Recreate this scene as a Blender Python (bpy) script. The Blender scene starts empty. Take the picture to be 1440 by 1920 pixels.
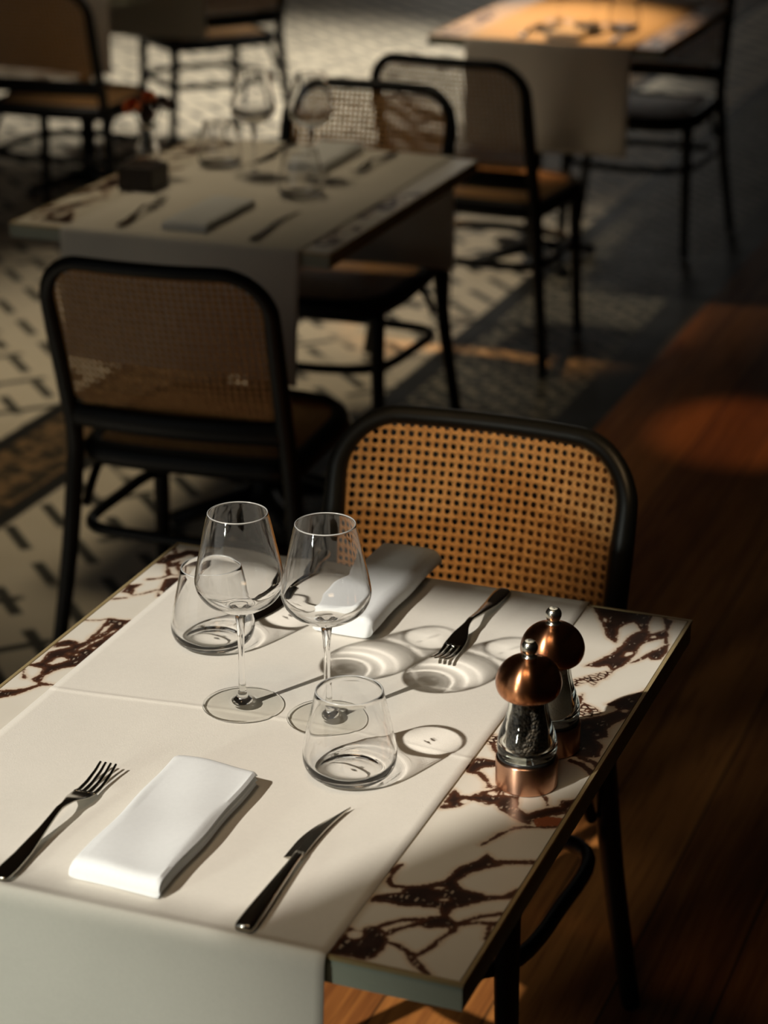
import bpy, bmesh, math, random
import numpy as np
from mathutils import Vector, Matrix
random.seed(7); rng = np.random.default_rng(7)
scene = bpy.context.scene
COL = scene.collection
R = math.radians
U = 10.0                                   # scene units per metre: sizes below are in metres, the caustic solver wants larger numbers
scene.unit_settings.system = 'METRIC'; scene.unit_settings.scale_length = 1/U

# ------------------------------------------------------------------ camera, sun, daylight, exposure
CAM_POS = Vector((0.5547, -1.6202, 1.8846))
PITCH, ROLL, YAW = R(21.591), R(-0.0997), -0.3709
def cam_basis():
    fw = Vector((0, math.cos(PITCH), -math.sin(PITCH))); rt = Vector((1, 0, 0)); up = rt.cross(fw)
    r2 = math.cos(ROLL)*rt + math.sin(ROLL)*up; u2 = -math.sin(ROLL)*rt + math.cos(ROLL)*up
    c, s = math.cos(YAW), math.sin(YAW)
    t = lambda v: Vector((v.x*c + v.y*s, -v.x*s + v.y*c, v.z))
    return t(r2), t(u2), t(fw)
RT, UP, FW = cam_basis()
cd = bpy.data.cameras.new('camera'); cam = bpy.data.objects.new('camera', cd); COL.objects.link(cam)
cam.matrix_world = Matrix(((RT.x, UP.x, -FW.x, CAM_POS.x*U), (RT.y, UP.y, -FW.y, CAM_POS.y*U), (RT.z, UP.z, -FW.z, CAM_POS.z*U), (0, 0, 0, 1)))
cd.sensor_fit = 'VERTICAL'; cd.sensor_height = 36; cd.sensor_width = 27
cd.lens = 4192.8/1920*36
cd.clip_start = 0.05*U; cd.clip_end = 100*U
cd.dof.use_dof = True
cd.dof.focus_distance = (Vector((-0.30, 0.47, 0.82)) - CAM_POS).dot(FW)*U
cd.dof.aperture_fstop = 4.3/U
scene.camera = cam

SUN_AZ, SUN_EL = R(61.5), R(39.5)          # the way the shadows fall on the floor plan, and the sun's height
sdir = Vector((math.cos(SUN_AZ)*math.cos(SUN_EL), math.sin(SUN_AZ)*math.cos(SUN_EL), -math.sin(SUN_EL)))
sl = bpy.data.lights.new('sun', 'SUN'); sl.energy = 3.7; sl.angle = R(0.9); sl.color = (1.0, 0.945, 0.86)
so = bpy.data.objects.new('sun', sl); COL.objects.link(so); so.location = (-60, -80, 90)
so.rotation_euler = sdir.to_track_quat('-Z', 'Y').to_euler()
sl.cycles.is_caustics_light = True

def area(name, loc, to, sx, sy, power, color, spread=180):
    l = bpy.data.lights.new(name, 'AREA'); l.shape = 'RECTANGLE'; l.size = sx*U; l.size_y = sy*U
    l.energy = power*U*U; l.color = color; l.spread = R(spread)
    o = bpy.data.objects.new(name, l); COL.objects.link(o); o.location = Vector(loc)*U
    o.rotation_euler = (Vector(to) - Vector(loc)).to_track_quat('-Z', 'Y').to_euler()
    return o
def spot(name, loc, to, power, color, ang, rad, blend=0.5):
    l = bpy.data.lights.new(name, 'SPOT'); l.energy = power*U*U; l.color = color
    l.spot_size = R(ang); l.spot_blend = blend; l.shadow_soft_size = rad*U
    o = bpy.data.objects.new(name, l); COL.objects.link(o); o.location = Vector(loc)*U
    o.rotation_euler = (Vector(to) - Vector(loc)).to_track_quat('-Z', 'Y').to_euler()
    return o
# skylight coming in through the openings of the room
area('daylight_street_window', (-2.9, -2.36, 1.7), (-1.2, 0.6, 0.9), 2.8, 2.4, 2.2, (0.95, 1.0, 0.90))
area('daylight_far_window', (-4.2, 13.9, 2.2), (-3.6, 7.0, 0.0), 2.0, 3.0, 6, (1.0, 0.93, 0.80), 110)
# the orange lamp of the far table, among added fill spots
spot('fill_spot_room', (-2.3, 3.0, 4.2), (-2.1, 3.1, 0), 165, (1.0, 0.82, 0.55), 46, 0.4, 1.0)  # added fill spot, warms the middle table top and the tiles
spot('fill_spot_side', (-3.5, 3.3, 4.2), (-2.72, 3.65, 0), 90, (1.0, 0.87, 0.66), 26, 0.3, 1.0)  # extra fill put in to lift the tiles on the left
spot('fill_spot_far_floor', (-1.3, 7.6, 4.2), (-3.5, 7.6, 0), 1150, (1.0, 0.93, 0.80), 44, 0.3, 0.8)  # added pool of light that brightens the far floor
spot('fill_spot_aisle', (-3.9, 4.2, 4.2), (-1.95, 4.75, 0), 300, (1.0, 0.84, 0.62), 29, 0.2, 0.9)  # fill spot added for the pale tiles of the aisle
spot('ceiling_spot_far_table', (-1.75, 7.6, 4.2), (-1.46, 5.06, 0.75), 1250, (1.0, 0.46, 0.14), 12.5, 0.05, 1.0)
spot('fill_spot_floor', (-0.2, 6.2, 4.2), (-0.52, 3.66, 0.0), 190, (1.0, 0.46, 0.16), 6.6, 0.03, 0.8)  # added to throw the orange stripe of light on the boards
spot('fill_spot_near_place', (-1.36, -2.25, 1.15), (-0.54, -0.02, 0.58), 138, (0.96, 1.0, 0.88), 25, 0.12, 1.0)  # no real lamp: fill added for the cloth's near drop
spot('fill_spot_table', (-0.5, -0.7, 4.1), (-0.32, 0.35, 0.75), 48, (1.0, 0.70, 0.42), 24, 0.35, 1.0)  # overhead fill added to warm the shadows on the nearest table
spot('fill_spot_corner', (0.1, -0.9, 4.1), (-0.05, 0.14, 0.75), 75, (1.0, 0.80, 0.56), 10, 0.3, 1.0)  # added fill for the shaded near right corner of the marble
spot('fill_spot_chair', (1.3, -1.5, 4.1), (-0.38, 1.17, 0.79), 580, (1.0, 0.66, 0.33), 6.6, 0.05, 1.0)  # added beam that brightens the cane back behind the nearest table

w = bpy.data.worlds.new('world'); scene.world = w; w.use_nodes = True
bg = w.node_tree.nodes['Background']; bg.inputs[0].default_value = (0.85, 0.9, 0.95, 1); bg.inputs[1].default_value = 0.2

scene.view_settings.view_transform = 'Standard'; scene.view_settings.look = 'None'
scene.view_settings.exposure = 0.0; scene.view_settings.gamma = 1.0; scene.view_settings.use_curve_mapping = False
scene.cycles.max_bounces = 20; scene.cycles.transmission_bounces = 20; scene.cycles.transparent_max_bounces = 16
scene.cycles.diffuse_bounces = 4; scene.cycles.glossy_bounces = 6
scene.cycles.sample_clamp_indirect = 4.0

# ------------------------------------------------------------------ materials
class NT:
    """small helper round a node tree"""
    def __init__(s, name):
        s.m = bpy.data.materials.new(name); s.m.use_nodes = True
        s.t = s.m.node_tree; s.n = s.t.nodes; s.l = s.t.links
        s.b = s.n['Principled BSDF']; s.out = s.n['Material Output']
    def node(s, kind, **kw):
        x = s.n.new(kind)
        for k, v in kw.items(): setattr(x, k, v)
        return x
    def put(s, sock, v):
        if isinstance(v, bpy.types.NodeSocket): s.l.new(v, sock)
        elif isinstance(v, (tuple, list)) and len(v) == 3 and sock.type == 'RGBA': sock.default_value = (*v, 1)
        else: sock.default_value = v
    def math(s, op, a, b=0.0, c=0.0, clamp=False):
        x = s.node('ShaderNodeMath', operation=op, use_clamp=clamp)
        for i, v in enumerate((a, b, c)): s.put(x.inputs[i], v)
        return x.outputs[0]
    def add(s, a, b): return s.math('ADD', a, b)
    def sub(s, a, b): return s.math('SUBTRACT', a, b)
    def mul(s, a, b): return s.math('MULTIPLY', a, b)
    def step(s, v, e, w):                       # smooth 0..1 ramp round e
        x = s.node('ShaderNodeMapRange', interpolation_type='SMOOTHSTEP')
        s.put(x.inputs[0], v); x.inputs[1].default_value = e - w; x.inputs[2].default_value = e + w
        return x.outputs[0]
    def band(s, v, a, b, w):
        return s.mul(s.step(v, a, w), s.sub(1.0, s.step(v, b, w)))
    def mix(s, f, a, b):
        x = s.node('ShaderNodeMix', data_type='RGBA')
        s.put(x.inputs[0], f); s.put(x.inputs[6], a); s.put(x.inputs[7], b)
        return x.outputs[2]
    def coord(s, which='Object'):
        return s.node('ShaderNodeTexCoord').outputs[which]
    def xyz(s, v):
        x = s.node('ShaderNodeSeparateXYZ'); s.l.new(v, x.inputs[0]); return x.outputs
    def comb(s, x, y, z):
        c = s.node('ShaderNodeCombineXYZ')
        for i, v in enumerate((x, y, z)): s.put(c.inputs[i], v)
        return c.outputs[0]
    def scale(s, v, sc):
        x = s.node('ShaderNodeMapping'); s.l.new(v, x.inputs[0]); x.inputs['Scale'].default_value = sc; return x.outputs[0]
    def noise(s, v, sc, det=4, rough=0.55, dist=0.0):
        x = s.node('ShaderNodeTexNoise'); s.l.new(v, x.inputs['Vector'])
        x.inputs['Scale'].default_value = sc; x.inputs['Detail'].default_value = det
        x.inputs['Roughness'].default_value = rough; x.inputs['Distortion'].default_value = dist
        return x.outputs[0]
    def voro(s, v, sc, feature='F1', out=0):
        x = s.node('ShaderNodeTexVoronoi', feature=feature); s.l.new(v, x.inputs['Vector']); x.inputs['Scale'].default_value = sc
        return x.outputs[out]
    def bump(s, h, strength=0.3, dist=0.001):
        x = s.node('ShaderNodeBump'); s.l.new(h, x.inputs['Height']); x.inputs['Strength'].default_value = strength
        x.inputs['Distance'].default_value = dist*U; s.l.new(x.outputs[0], s.b.inputs['Normal'])
    def set(s, col=None, rough=None, metal=None, spec=None):
        if col is not None: s.put(s.b.inputs['Base Color'], col)
        if rough is not None: s.put(s.b.inputs['Roughness'], rough)
        if metal is not None: s.b.inputs['Metallic'].default_value = metal
        if spec is not None: s.b.inputs['Specular IOR Level'].default_value = spec
        return s

def simple(name, col, rough, metal=0.0, spec=0.5, var=0.0, sc=40):
    t = NT(name); c = t.coord()
    n = t.noise(c, sc)
    d = tuple(v*(1-var) for v in col); e = tuple(min(1, v*(1+var)) for v in col)
    return t.set(t.mix(n, d, e), rough, metal, spec).m

def mat_cloth(name, col, weave=1500.0):
    t = NT(name); c = t.coord(); x, y, z = t.xyz(c)
    n3 = t.noise(t.scale(c, (weave, weave*0.25, weave)), 1.0, 2); n4 = t.noise(t.scale(c, (weave*0.25, weave, weave)), 1.0, 2)
    n = t.noise(c, 9, 5); n2 = t.noise(c, 220, 3)
    f = t.add(t.mul(n, 0.6), t.mul(n2, 0.4))
    t.set(t.mix(f, tuple(v*0.88 for v in col), tuple(v*1.09 for v in col)), 0.9, 0, 0.15)
    t.b.inputs['Sheen Weight'].default_value = 0.08
    t.bump(t.add(t.mul(n3, 0.5), t.mul(n4, 0.5)), 0.35, 0.0008)
    return t.m

def mat_marble():
    """white marble; the veins' outline is the signed distance stored on the top, broken up by noise"""
    t = NT('marble'); c = t.coord()
    a = t.node('ShaderNodeAttribute', attribute_name='vein').outputs['Fac']
    k = t.node('ShaderNodeAttribute', attribute_name='vein_kind').outputs['Fac']
    n1 = t.noise(c, 55, 5, 0.65); n2 = t.noise(c, 260, 4, 0.6)
    d = t.add(t.sub(a, 0.0010), t.add(t.mul(t.sub(n1, 0.5), 0.009), t.mul(t.sub(n2, 0.5), 0.004)))
    vein = t.sub(1.0, t.step(d, 0.0, 0.0011))
    halo = t.sub(1.0, t.step(d, 0.003, 0.004))
    # breccia inside the veins: small pale chips
    chip = t.voro(t.scale(c, (1, 0.5, 1)), 170, 'DISTANCE_TO_EDGE')
    sel = t.step(t.noise(t.scale(c, (1, 0.45, 1)), 100, 4), 0.58, 0.04)
    pale = t.mul(t.step(chip, 0.22, 0.08), sel)
    lace = t.step(t.voro(t.scale(c, (0.8, 1.2, 1)), 150, 'DISTANCE_TO_EDGE'), 0.16, 0.06)
    k1 = t.band(k, 0.5, 1.5, 0.1); k2 = t.step(k, 1.5, 0.1)
    open_ = t.math('MAXIMUM', t.mul(pale, 0.6), t.mul(lace, t.mul(k1, 0.9)))
    dark = t.mix(t.noise(c, 90, 4), (0.008, 0.007, 0.005), (0.060, 0.028, 0.020))
    dark = t.mix(t.step(d, -0.003, 0.004), dark, (0.115, 0.045, 0.022))
    dark = t.mix(t.mul(k2, 0.8), dark, (0.36, 0.11, 0.045))
    base = t.mix(t.noise(c, 14, 4), (0.70, 0.645, 0.54), (0.80, 0.75, 0.65))
    base = t.mix(t.mul(halo, 0.55), base, (0.62, 0.43, 0.26))
    col = t.mix(t.mul(vein, t.sub(1.0, open_)), base, dark)
    t.set(col, 0.30, 0, 0.3)
    return t.m

def mat_tile():
    t = NT('patterned_cement_tile'); c = t.coord(); x, y, z = t.xyz(c)
    nb = t.noise(c, 6, 4); nf = t.noise(c, 38, 3, 0.6); ng = t.noise(c, 16, 2, 0.5)
    cream = t.mix(nb, (0.68, 0.60, 0.46), (0.86, 0.78, 0.63))
    darkc = (0.026, 0.028, 0.024)
    # pale field with slanting dark bars
    a = t.mul(t.sub(x, y), 0.7071); b = t.mul(t.add(x, y), 0.7071)
    q = t.math('DIVIDE', b, 0.112); row = t.math('FLOOR', q); fb = t.sub(q, row)
    al = t.add(t.math('DIVIDE', a, 0.235), t.mul(row, 0.41)); fa = t.math('FRACT', t.add(al, 40.0))
    bars = t.mul(t.band(fb, 0.06, 0.31, 0.05), t.band(fa, 0.08, 0.74, 0.05))
    q2 = t.math('FRACT', t.add(t.math('DIVIDE', a, 0.235), 40.5)); r2 = t.math('FRACT', t.add(t.math('DIVIDE', b, 0.448), 40.0))
    cross = t.mul(t.band(q2, 0.02, 0.13, 0.03), t.band(r2, 0.15, 0.62, 0.03))
    marks = t.mul(t.math('MAXIMUM', bars, cross), t.step(t.noise(c, 2.6, 2), 0.36, 0.05))
    field = t.mix(t.mul(marks, 0.95), cream, darkc)
    # dense speckled border
    bars2 = t.band(t.math('FRACT', t.add(t.mul(b, 17), t.mul(nf, 0.9))), 0.1, 0.6, 0.1)
    sp = t.math('MAXIMUM', t.mul(bars2, 0.75), t.step(nf, 0.50, 0.06))
    speck = t.mix(sp, (0.40, 0.36, 0.27), darkc)
    brown = t.mix(t.step(t.noise(c, 22, 3), 0.5, 0.08), (0.25, 0.155, 0.075), (0.045, 0.036, 0.022))
    col = t.mix(t.band(x, -1.43, -0.95, 0.006), field, speck)
    col = t.mix(t.band(x, -2.21, -1.965, 0.006), col, brown)
    for p, q in ((-2.245, -2.195), (-1.99, -1.94), (-1.475, -1.405), (-1.0, -0.5)):
        col = t.mix(t.band(x, p, q, 0.006), col, (0.018, 0.018, 0.016))
    t.set(col, t.add(0.48, t.mul(nb, 0.2)), 0, 0.3)
    return t.m

def mat_wood_floor():
    t = NT('oak_floor_boards'); c = t.coord(); x, y, z = t.xyz(c)
    q = t.math('DIVIDE', x, 0.155); row = t.math('FLOOR', q); fr = t.sub(q, row)
    off = t.mul(t.math('FRACT', t.mul(t.add(row, 60.3), 0.618)), 7.0)
    v = t.comb(x, t.add(y, off), t.mul(row, 0.37))
    g = t.noise(t.scale(v, (26, 1.1, 1)), 1.6, 6, 0.6, 1.2)
    g2 = t.noise(t.scale(v, (90, 3, 1)), 2.0, 3)
    tone = t.math('FRACT', t.mul(t.add(row, 31.0), 0.377))
    f = t.add(t.mul(g, 0.7), t.mul(tone, 0.3))
    col = t.mix(t.step(f, 0.48, 0.28), (0.17, 0.052, 0.013), (0.46, 0.175, 0.040))
    col = t.mix(t.mul(t.step(g2, 0.60, 0.08), 0.45), col, (0.10, 0.030, 0.008))
    kn = t.voro(t.scale(v, (2.6, 0.85, 1)), 1.0)
    col = t.mix(t.mul(t.sub(1.0, t.step(kn, 0.05, 0.03)), 0.8), col, (0.045, 0.016, 0.006))
    seam = t.sub(1.0, t.band(fr, 0.012, 0.988, 0.008))
    col = t.mix(t.mul(seam, 0.85), col, (0.02, 0.010, 0.005))
    t.set(col, t.add(0.52, t.mul(g2, 0.2)), 0, 0.2)
    t.bump(t.sub(t.mul(g, 0.3), seam), 0.3, 0.002)
    return t.m

def mat_cane(name, col1, col2):
    t = NT(name); c = t.coord('UV'); x, y, z = t.xyz(c)
    a = t.math('SINE', t.mul(t.add(x, y), 6.2832*2)); b = t.math('SINE', t.mul(t.sub(x, y), 6.2832*2))
    h = t.math('MAXIMUM', t.math('SINE', t.mul(x, 6.2832*4)), t.math('SINE', t.mul(y, 6.2832*4)))
    hh = t.add(t.math('MAXIMUM', a, b), t.mul(h, 0.6))
    n = t.noise(c, 0.9, 3); n2 = t.noise(t.scale(c, (3, 0.7, 1)), 4.0, 2)
    f = t.add(t.mul(n, 0.6), t.mul(n2, 0.4))
    col = t.mix(t.step(f, 0.5, 0.25), col1, col2)
    col = t.mix(t.mul(t.step(t.mul(hh, -1.0), 0.25, 0.3), 0.6), col, tuple(v*0.32 for v in col1))
    t.set(col, 0.42, 0, 0.4); t.bump(hh, 0.7, 0.0012)
    return t.m

def mat_glass(name, ior=1.48, col=(1, 1, 1)):
    t = NT(name)
    g = t.node('ShaderNodeBsdfGlass'); g.inputs['Color'].default_value = (*col, 1); g.inputs['Roughness'].default_value = 0.0
    g.inputs['IOR'].default_value = ior
    t.l.new(g.outputs[0], t.out.inputs[0]); t.n.remove(t.b)
    return t.m

def mat_thin_glass():
    """a thin plate: light goes nearly straight through, mirrored a little and more at a slant"""
    t = NT('thin_glass_plate')
    lw = t.node('ShaderNodeLayerWeight'); lw.inputs['Blend'].default_value = 0.5
    f = lw.outputs['Facing']
    tr = t.node('ShaderNodeBsdfTransparent'); t.put(tr.inputs[0], (0.975, 0.975, 0.965))
    gl = t.node('ShaderNodeBsdfGlossy'); gl.inputs['Roughness'].default_value = 0.02
    mx = t.node('ShaderNodeMixShader'); t.put(mx.inputs[0], t.add(0.03, t.mul(t.math('POWER', f, 5.0), 0.6)))
    t.l.new(tr.outputs[0], mx.inputs[1]); t.l.new(gl.outputs[0], mx.inputs[2])
    t.l.new(mx.outputs[0], t.out.inputs[0]); t.n.remove(t.b)
    return t.m

def mat_lip():
    t = NT('glass_lip_glint'); t.set((0.93, 0.93, 0.90), 0.22, 0, 0.8); t.b.inputs['Transmission Weight'].default_value = 0.55; t.b.inputs['IOR'].default_value = 1.47  # whitish finish painted in for the light caught by the rim
    return t.m

def mat_brushed(name, col, rough, aniso=0.75, vertical=False):
    t = NT(name); c = t.coord(); x, y, z = t.xyz(c)
    n = t.noise(t.scale(c, (30, 30, 900)), 3.0, 3)
    t.set(t.mix(n, tuple(v*0.85 for v in col), col), rough, 1.0)
    t.b.inputs['Anisotropic'].default_value = aniso
    tg = t.node('ShaderNodeTangent', direction_type='RADIAL', axis='Z'); t.l.new(tg.outputs[0], t.b.inputs['Tangent']); t.b.inputs['Anisotropic Rotation'].default_value = 0.25
    return t.m

M = {
    'marble': mat_marble(), 'tile': mat_tile(), 'boards': mat_wood_floor(),
    'runner': mat_cloth('oatmeal_linen', (0.76, 0.715, 0.63)),
    'napkin': mat_cloth('white_cotton', (0.77, 0.78, 0.77), 2600),
    'cane': mat_cane('woven_cane', (0.44, 0.215, 0.072), (0.78, 0.45, 0.180)),
    'black_wood': simple('black_lacquered_beech', (0.007, 0.0075, 0.007), 0.42, 0, 0.28, 0.3, 30),
    'brass': simple('aged_brass', (0.50, 0.38, 0.19), 0.42, 0.35, 0.5, 0.15),
    'edge_band': simple('grey_green_metal_edge', (0.40, 0.43, 0.34), 0.55, 0.0, 0.4, 0.08),
    'underside': simple('dark_table_underside', (0.03, 0.025, 0.02), 0.8),
    'iron': simple('black_cast_iron', (0.012, 0.012, 0.012), 0.55, 0.0, 0.4, 0.2),
    'steel': simple('polished_dark_steel', (0.46, 0.43, 0.37), 0.16, 1.0, 0.5, 0.05),
    'knob_steel': simple('satin_steel', (0.55, 0.53, 0.46), 0.24, 1.0, 0.5, 0.05),
    'copper': mat_brushed('brushed_copper', (0.60, 0.26, 0.12), 0.25, 0.85),
    'copper_ring': mat_brushed('brushed_rose_copper', (0.72, 0.41, 0.27), 0.30),
    'dark_ring': simple('black_plastic_collar', (0.015, 0.015, 0.014), 0.3),
    'glass': mat_glass('clear_glass', 1.47), 'acrylic': mat_glass('clear_acrylic', 1.42, (0.99, 1.0, 0.99)),
    'lip': mat_lip(), 'thin_glass': mat_thin_glass(), 'letter': simple('engraved_black_mark', (0.02, 0.02, 0.018), 0.5), 'disc': simple('ivory_disc', (0.62, 0.58, 0.46), 0.4),
    'box': simple('dark_stained_wood', (0.022, 0.014, 0.009), 0.5, 0, 0.4, 0.3),
    'petal': simple('orange_petal', (0.55, 0.12, 0.025), 0.6, 0, 0.3, 0.3, 60), 'stem': simple('dull_green_stem', (0.05, 0.07, 0.025), 0.6),
    'leaf': simple('dark_red_leaf', (0.05, 0.018, 0.01), 0.6),
    'plaster': simple('warm_plaster', (0.20, 0.16, 0.12), 0.9, 0, 0.2, 0.06, 5), 'ceiling': simple('dark_ceiling_paint', (0.10, 0.08, 0.065), 0.9),
    'brass_lamp': simple('lamp_brass', (0.4, 0.28, 0.12), 0.35, 1.0),
}
def mat_pepper():
    t = NT('black_peppercorns'); c = t.coord()
    v = t.voro(c, 330); cc = t.voro(c, 330, 'F1', 1)
    x = t.xyz(cc)
    t.set(t.mix(x[0], (0.012, 0.010, 0.008), (0.10, 0.075, 0.05)), 0.6); t.bump(t.mul(v, -1.0), 1.0, 0.002)
    return t.m
def mat_salt():
    t = NT('coarse_salt'); c = t.coord()
    t.set(t.mix(t.noise(c, 500, 2), (0.78, 0.76, 0.66), (0.93, 0.92, 0.86)), 0.7); t.bump(t.voro(c, 500), 0.6, 0.001)
    return t.m
M['pepper'] = mat_pepper(); M['salt'] = mat_salt()

# ------------------------------------------------------------------ mesh helpers
def mesh_obj(name, verts, faces, mat, parent=None, smooth=True, uvs=None):
    me = bpy.data.meshes.new(name); me.from_pydata([tuple(v) for v in verts], [], faces); me.update()
    if uvs is not None:
        ul = me.uv_layers.new(name='UVMap')
        for p in me.polygons:
            for li in p.loop_indices: ul.data[li].uv = uvs[me.loops[li].vertex_index]
    if smooth: me.polygons.foreach_set('use_smooth', [True]*len(me.polygons))
    if mat: me.materials.append(mat)
    o = bpy.data.objects.new(name, me); COL.objects.link(o)
    if parent is not None: o.parent = parent
    return o
def fix_normals(o):
    bm = bmesh.new(); bm.from_mesh(o.data); bmesh.ops.recalc_face_normals(bm, faces=bm.faces); bm.to_mesh(o.data); bm.free(); return o
def bevel(o, width, seg=2, angle=40):
    b = o.modifiers.new('bevel', 'BEVEL'); b.width = width; b.segments = seg; b.limit_method = 'ANGLE'; b.angle_limit = R(angle); return o
def thing(name, label, cat, loc=(0, 0, 0), rz=0.0, group=None):
    o = bpy.data.objects.new(name, None); COL.objects.link(o); o.location = loc; o.rotation_euler = (0, 0, rz); o.empty_display_size = 0.05
    return tag(o, label, cat, group)
def tag(o, label, cat, group=None):
    o['label'] = label; o['category'] = cat
    if group: o['group'] = group
    return o
def struct(o): o['kind'] = 'structure'; return o
def dup(root, loc, rz, label, group=None):
    r = root.copy(); COL.objects.link(r); r.location = loc; r.rotation_euler = (0, 0, rz); r['label'] = label
    if group: r['group'] = group
    for ch in list(root.children):
        c = ch.copy(); COL.objects.link(c); c.parent = r
        for g in list(ch.children):
            d = g.copy(); COL.objects.link(d); d.parent = c
    return r
def boxv(x0, x1, y0, y1, z0, z1):
    v = [(x0, y0, z0), (x1, y0, z0), (x1, y1, z0), (x0, y1, z0), (x0, y0, z1), (x1, y0, z1), (x1, y1, z1), (x0, y1, z1)]
    f = [(3, 2, 1, 0), (4, 5, 6, 7), (0, 1, 5, 4), (1, 2, 6, 5), (2, 3, 7, 6), (3, 0, 4, 7)]
    return v, f
def box(name, x0, x1, y0, y1, z0, z1, mat, parent=None, bev=0.0):
    v, f = boxv(x0, x1, y0, y1, z0, z1); o = mesh_obj(name, v, f, mat, parent, smooth=False)
    if bev: bevel(o, bev)
    return o
def join(parts):
    V, F = [], []
    for v, f in parts:
        n = len(V); V += list(v); F += [tuple(i + n for i in q) for q in f]
    return V, F
def lathe(name, prof, mat, parent=None, n=64, loc=(0, 0, 0), smooth=True):
    """prof: (r, z) from one end to the other; r=0 closes an end"""
    V, F, rings = [], [], []
    for r, z in prof:
        if r < 1e-6: rings.append([len(V)]); V.append((loc[0], loc[1], loc[2] + z))
        else:
            rings.append(list(range(len(V), len(V) + n)))
            for i in range(n):
                a = 2*math.pi*i/n; V.append((loc[0] + r*math.cos(a), loc[1] + r*math.sin(a), loc[2] + z))
    for A, B in zip(rings, rings[1:]):
        for i in range(n):
            j = (i + 1) % n
            if len(A) == 1 and len(B) == 1: continue
            if len(A) == 1: F.append((A[0], B[j], B[i]))
            elif len(B) == 1: F.append((A[i], A[j], B[0]))
            else: F.append((A[i], A[j], B[j], B[i]))
    o = mesh_obj(name, V, F, mat, parent, smooth); return fix_normals(o)
def spline(pts, per=8, closed=False):
    """Catmull-Rom through the points (any length tuples)"""
    P = [np.array(p, float) for p in pts]; n = len(P); out = []
    for i in range(n if closed else n - 1):
        p0 = P[(i - 1) % n] if (closed or i > 0) else 2*P[0] - P[1]
        p1, p2 = P[i], P[(i + 1) % n]
        p3 = P[(i + 2) % n] if (closed or i + 2 < n) else 2*P[-1] - P[-2]
        for k in range(per):
            t = k/per
            out.append(0.5*(2*p1 + (p2 - p0)*t + (2*p0 - 5*p1 + 4*p2 - p3)*t*t + (3*p1 - p0 - 3*p2 + p3)*t**3))
    if not closed: out.append(P[-1])
    return out
def sweep(path, rad, n=12, closed=False, up=(0, 0, 1), cap=True):
    """tube along path; rad: radius, (ru, rv) or a list of them; up fixes the section's first axis"""
    P = [Vector(p[:3]) for p in path]; m = len(P); V, F = [], []
    side = None
    for i in range(m):
        a = P[(i - 1) % m] if (closed or i > 0) else P[i]; b = P[(i + 1) % m] if (closed or i < m - 1) else P[i]
        t = (b - a).normalized()
        if side is None:
            u = Vector(up)
            if abs(u.dot(t)) > 0.95: u = Vector((1, 0, 0))
            side = (u - t*u.dot(t)).normalized()
        else: side = (side - t*side.dot(t)).normalized()
        w2 = t.cross(side)
        r = rad[i] if isinstance(rad, list) else rad
        ru, rv = r if isinstance(r, (tuple, list)) else (r, r)
        for k in range(n):
            q = 2*math.pi*k/n; V.append(P[i] + side*(ru*math.cos(q)) + w2*(rv*math.sin(q)))
    for i in range(m if closed else m - 1):
        j = (i + 1) % m
        for k in range(n):
            l = (k + 1) % n; F.append((i*n + k, i*n + l, j*n + l, j*n + k))
    if cap and not closed:
        F.append(tuple(reversed(range(n)))); F.append(tuple((m - 1)*n + k for k in range(n)))
    return V, F
def tube(name, path, rad, mat, parent=None, **kw):
    v, f = sweep(path, rad, **kw); return fix_normals(mesh_obj(name, v, f, mat, parent))

# ------------------------------------------------------------------ the room
def quad_floor(name, x0, x1, y0, y1, z0, z1, mat): return struct(box(name, x0, x1, y0, y1, z0, z1, mat))
quad_floor('floor', -5.6, -0.88, -2.4, 14, -0.06, 0.0, M['tile'])
quad_floor('floor.001', -0.88, 3.2, -2.4, 14, -0.06, 0.0, M['boards'])
struct(box('ceiling', -5.6, 3.2, -2.4, 14, 4.3, 4.4, M['ceiling']))
struct(box('wall_right', 3.2, 3.3, -2.4, 14, 0, 4.3, M['plaster']))
def wall_with_holes(name, axis, at, thick, u0, u1, z0, z1, holes, mat):
    """a wall along x ('x', at = y) or y ('y', at = x) built round its openings"""
    parts = []
    def add(a, b, c, d):
        if b - a < 1e-4 or d - c < 1e-4: return
        parts.append(boxv(a, b, at - thick, at, c, d) if axis == 'x' else boxv(at - thick, at, a, b, c, d))
    cur = u0
    for a, b, c, d in sorted(holes):
        add(cur, a, z0, z1); add(a, b, z0, c); add(a, b, d, z1); cur = b
    add(cur, u1, z0, z1)
    v, f = join(parts); return struct(mesh_obj(name, v, f, mat, None, False))
JX, TZ, LZ = -1.51, 3.045, 3.875
FRONT = [(-4.6, JX, 0.35, LZ)]
wall_with_holes('wall_front', 'x', -2.4, 0.12, -5.6, 3.2, 0, 4.3, FRONT, M['plaster'])
BACK = [(-5.3, -3.1, 0.5, 3.8)]
wall_with_holes('wall_back', 'x', 14.12, 0.12, -5.6, 3.2, 0, 4.3, BACK, M['plaster'])
struct(box('wall_left', -5.72, -5.6, -2.4, 14, 0, 4.3, M['plaster']))
def window(n, axis, at, a, b, c, d):
    fr = []
    t = 0.05
    rects = [(a, a + t, c, d), (b - t, b, c, d), (a + t, b - t, c, c + t), (a + t, b - t, d - t, d)]
    if n == 1: rects.append((a + t, b - t, TZ - 0.12, TZ))       # transom
    for p, q, r, s in rects: fr.append(boxv(p, q, at - 0.09, at - 0.03, r, s) if axis == 'x' else boxv(at - 0.09, at - 0.03, p, q, r, s))
    v, f = join(fr); return struct(mesh_obj('window_%d' % n, v, f, M['black_wood'], None, False))
window(2, 'x', 14.21, *BACK[0]); window(1, 'x', -2.4, *FRONT[0])

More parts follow.
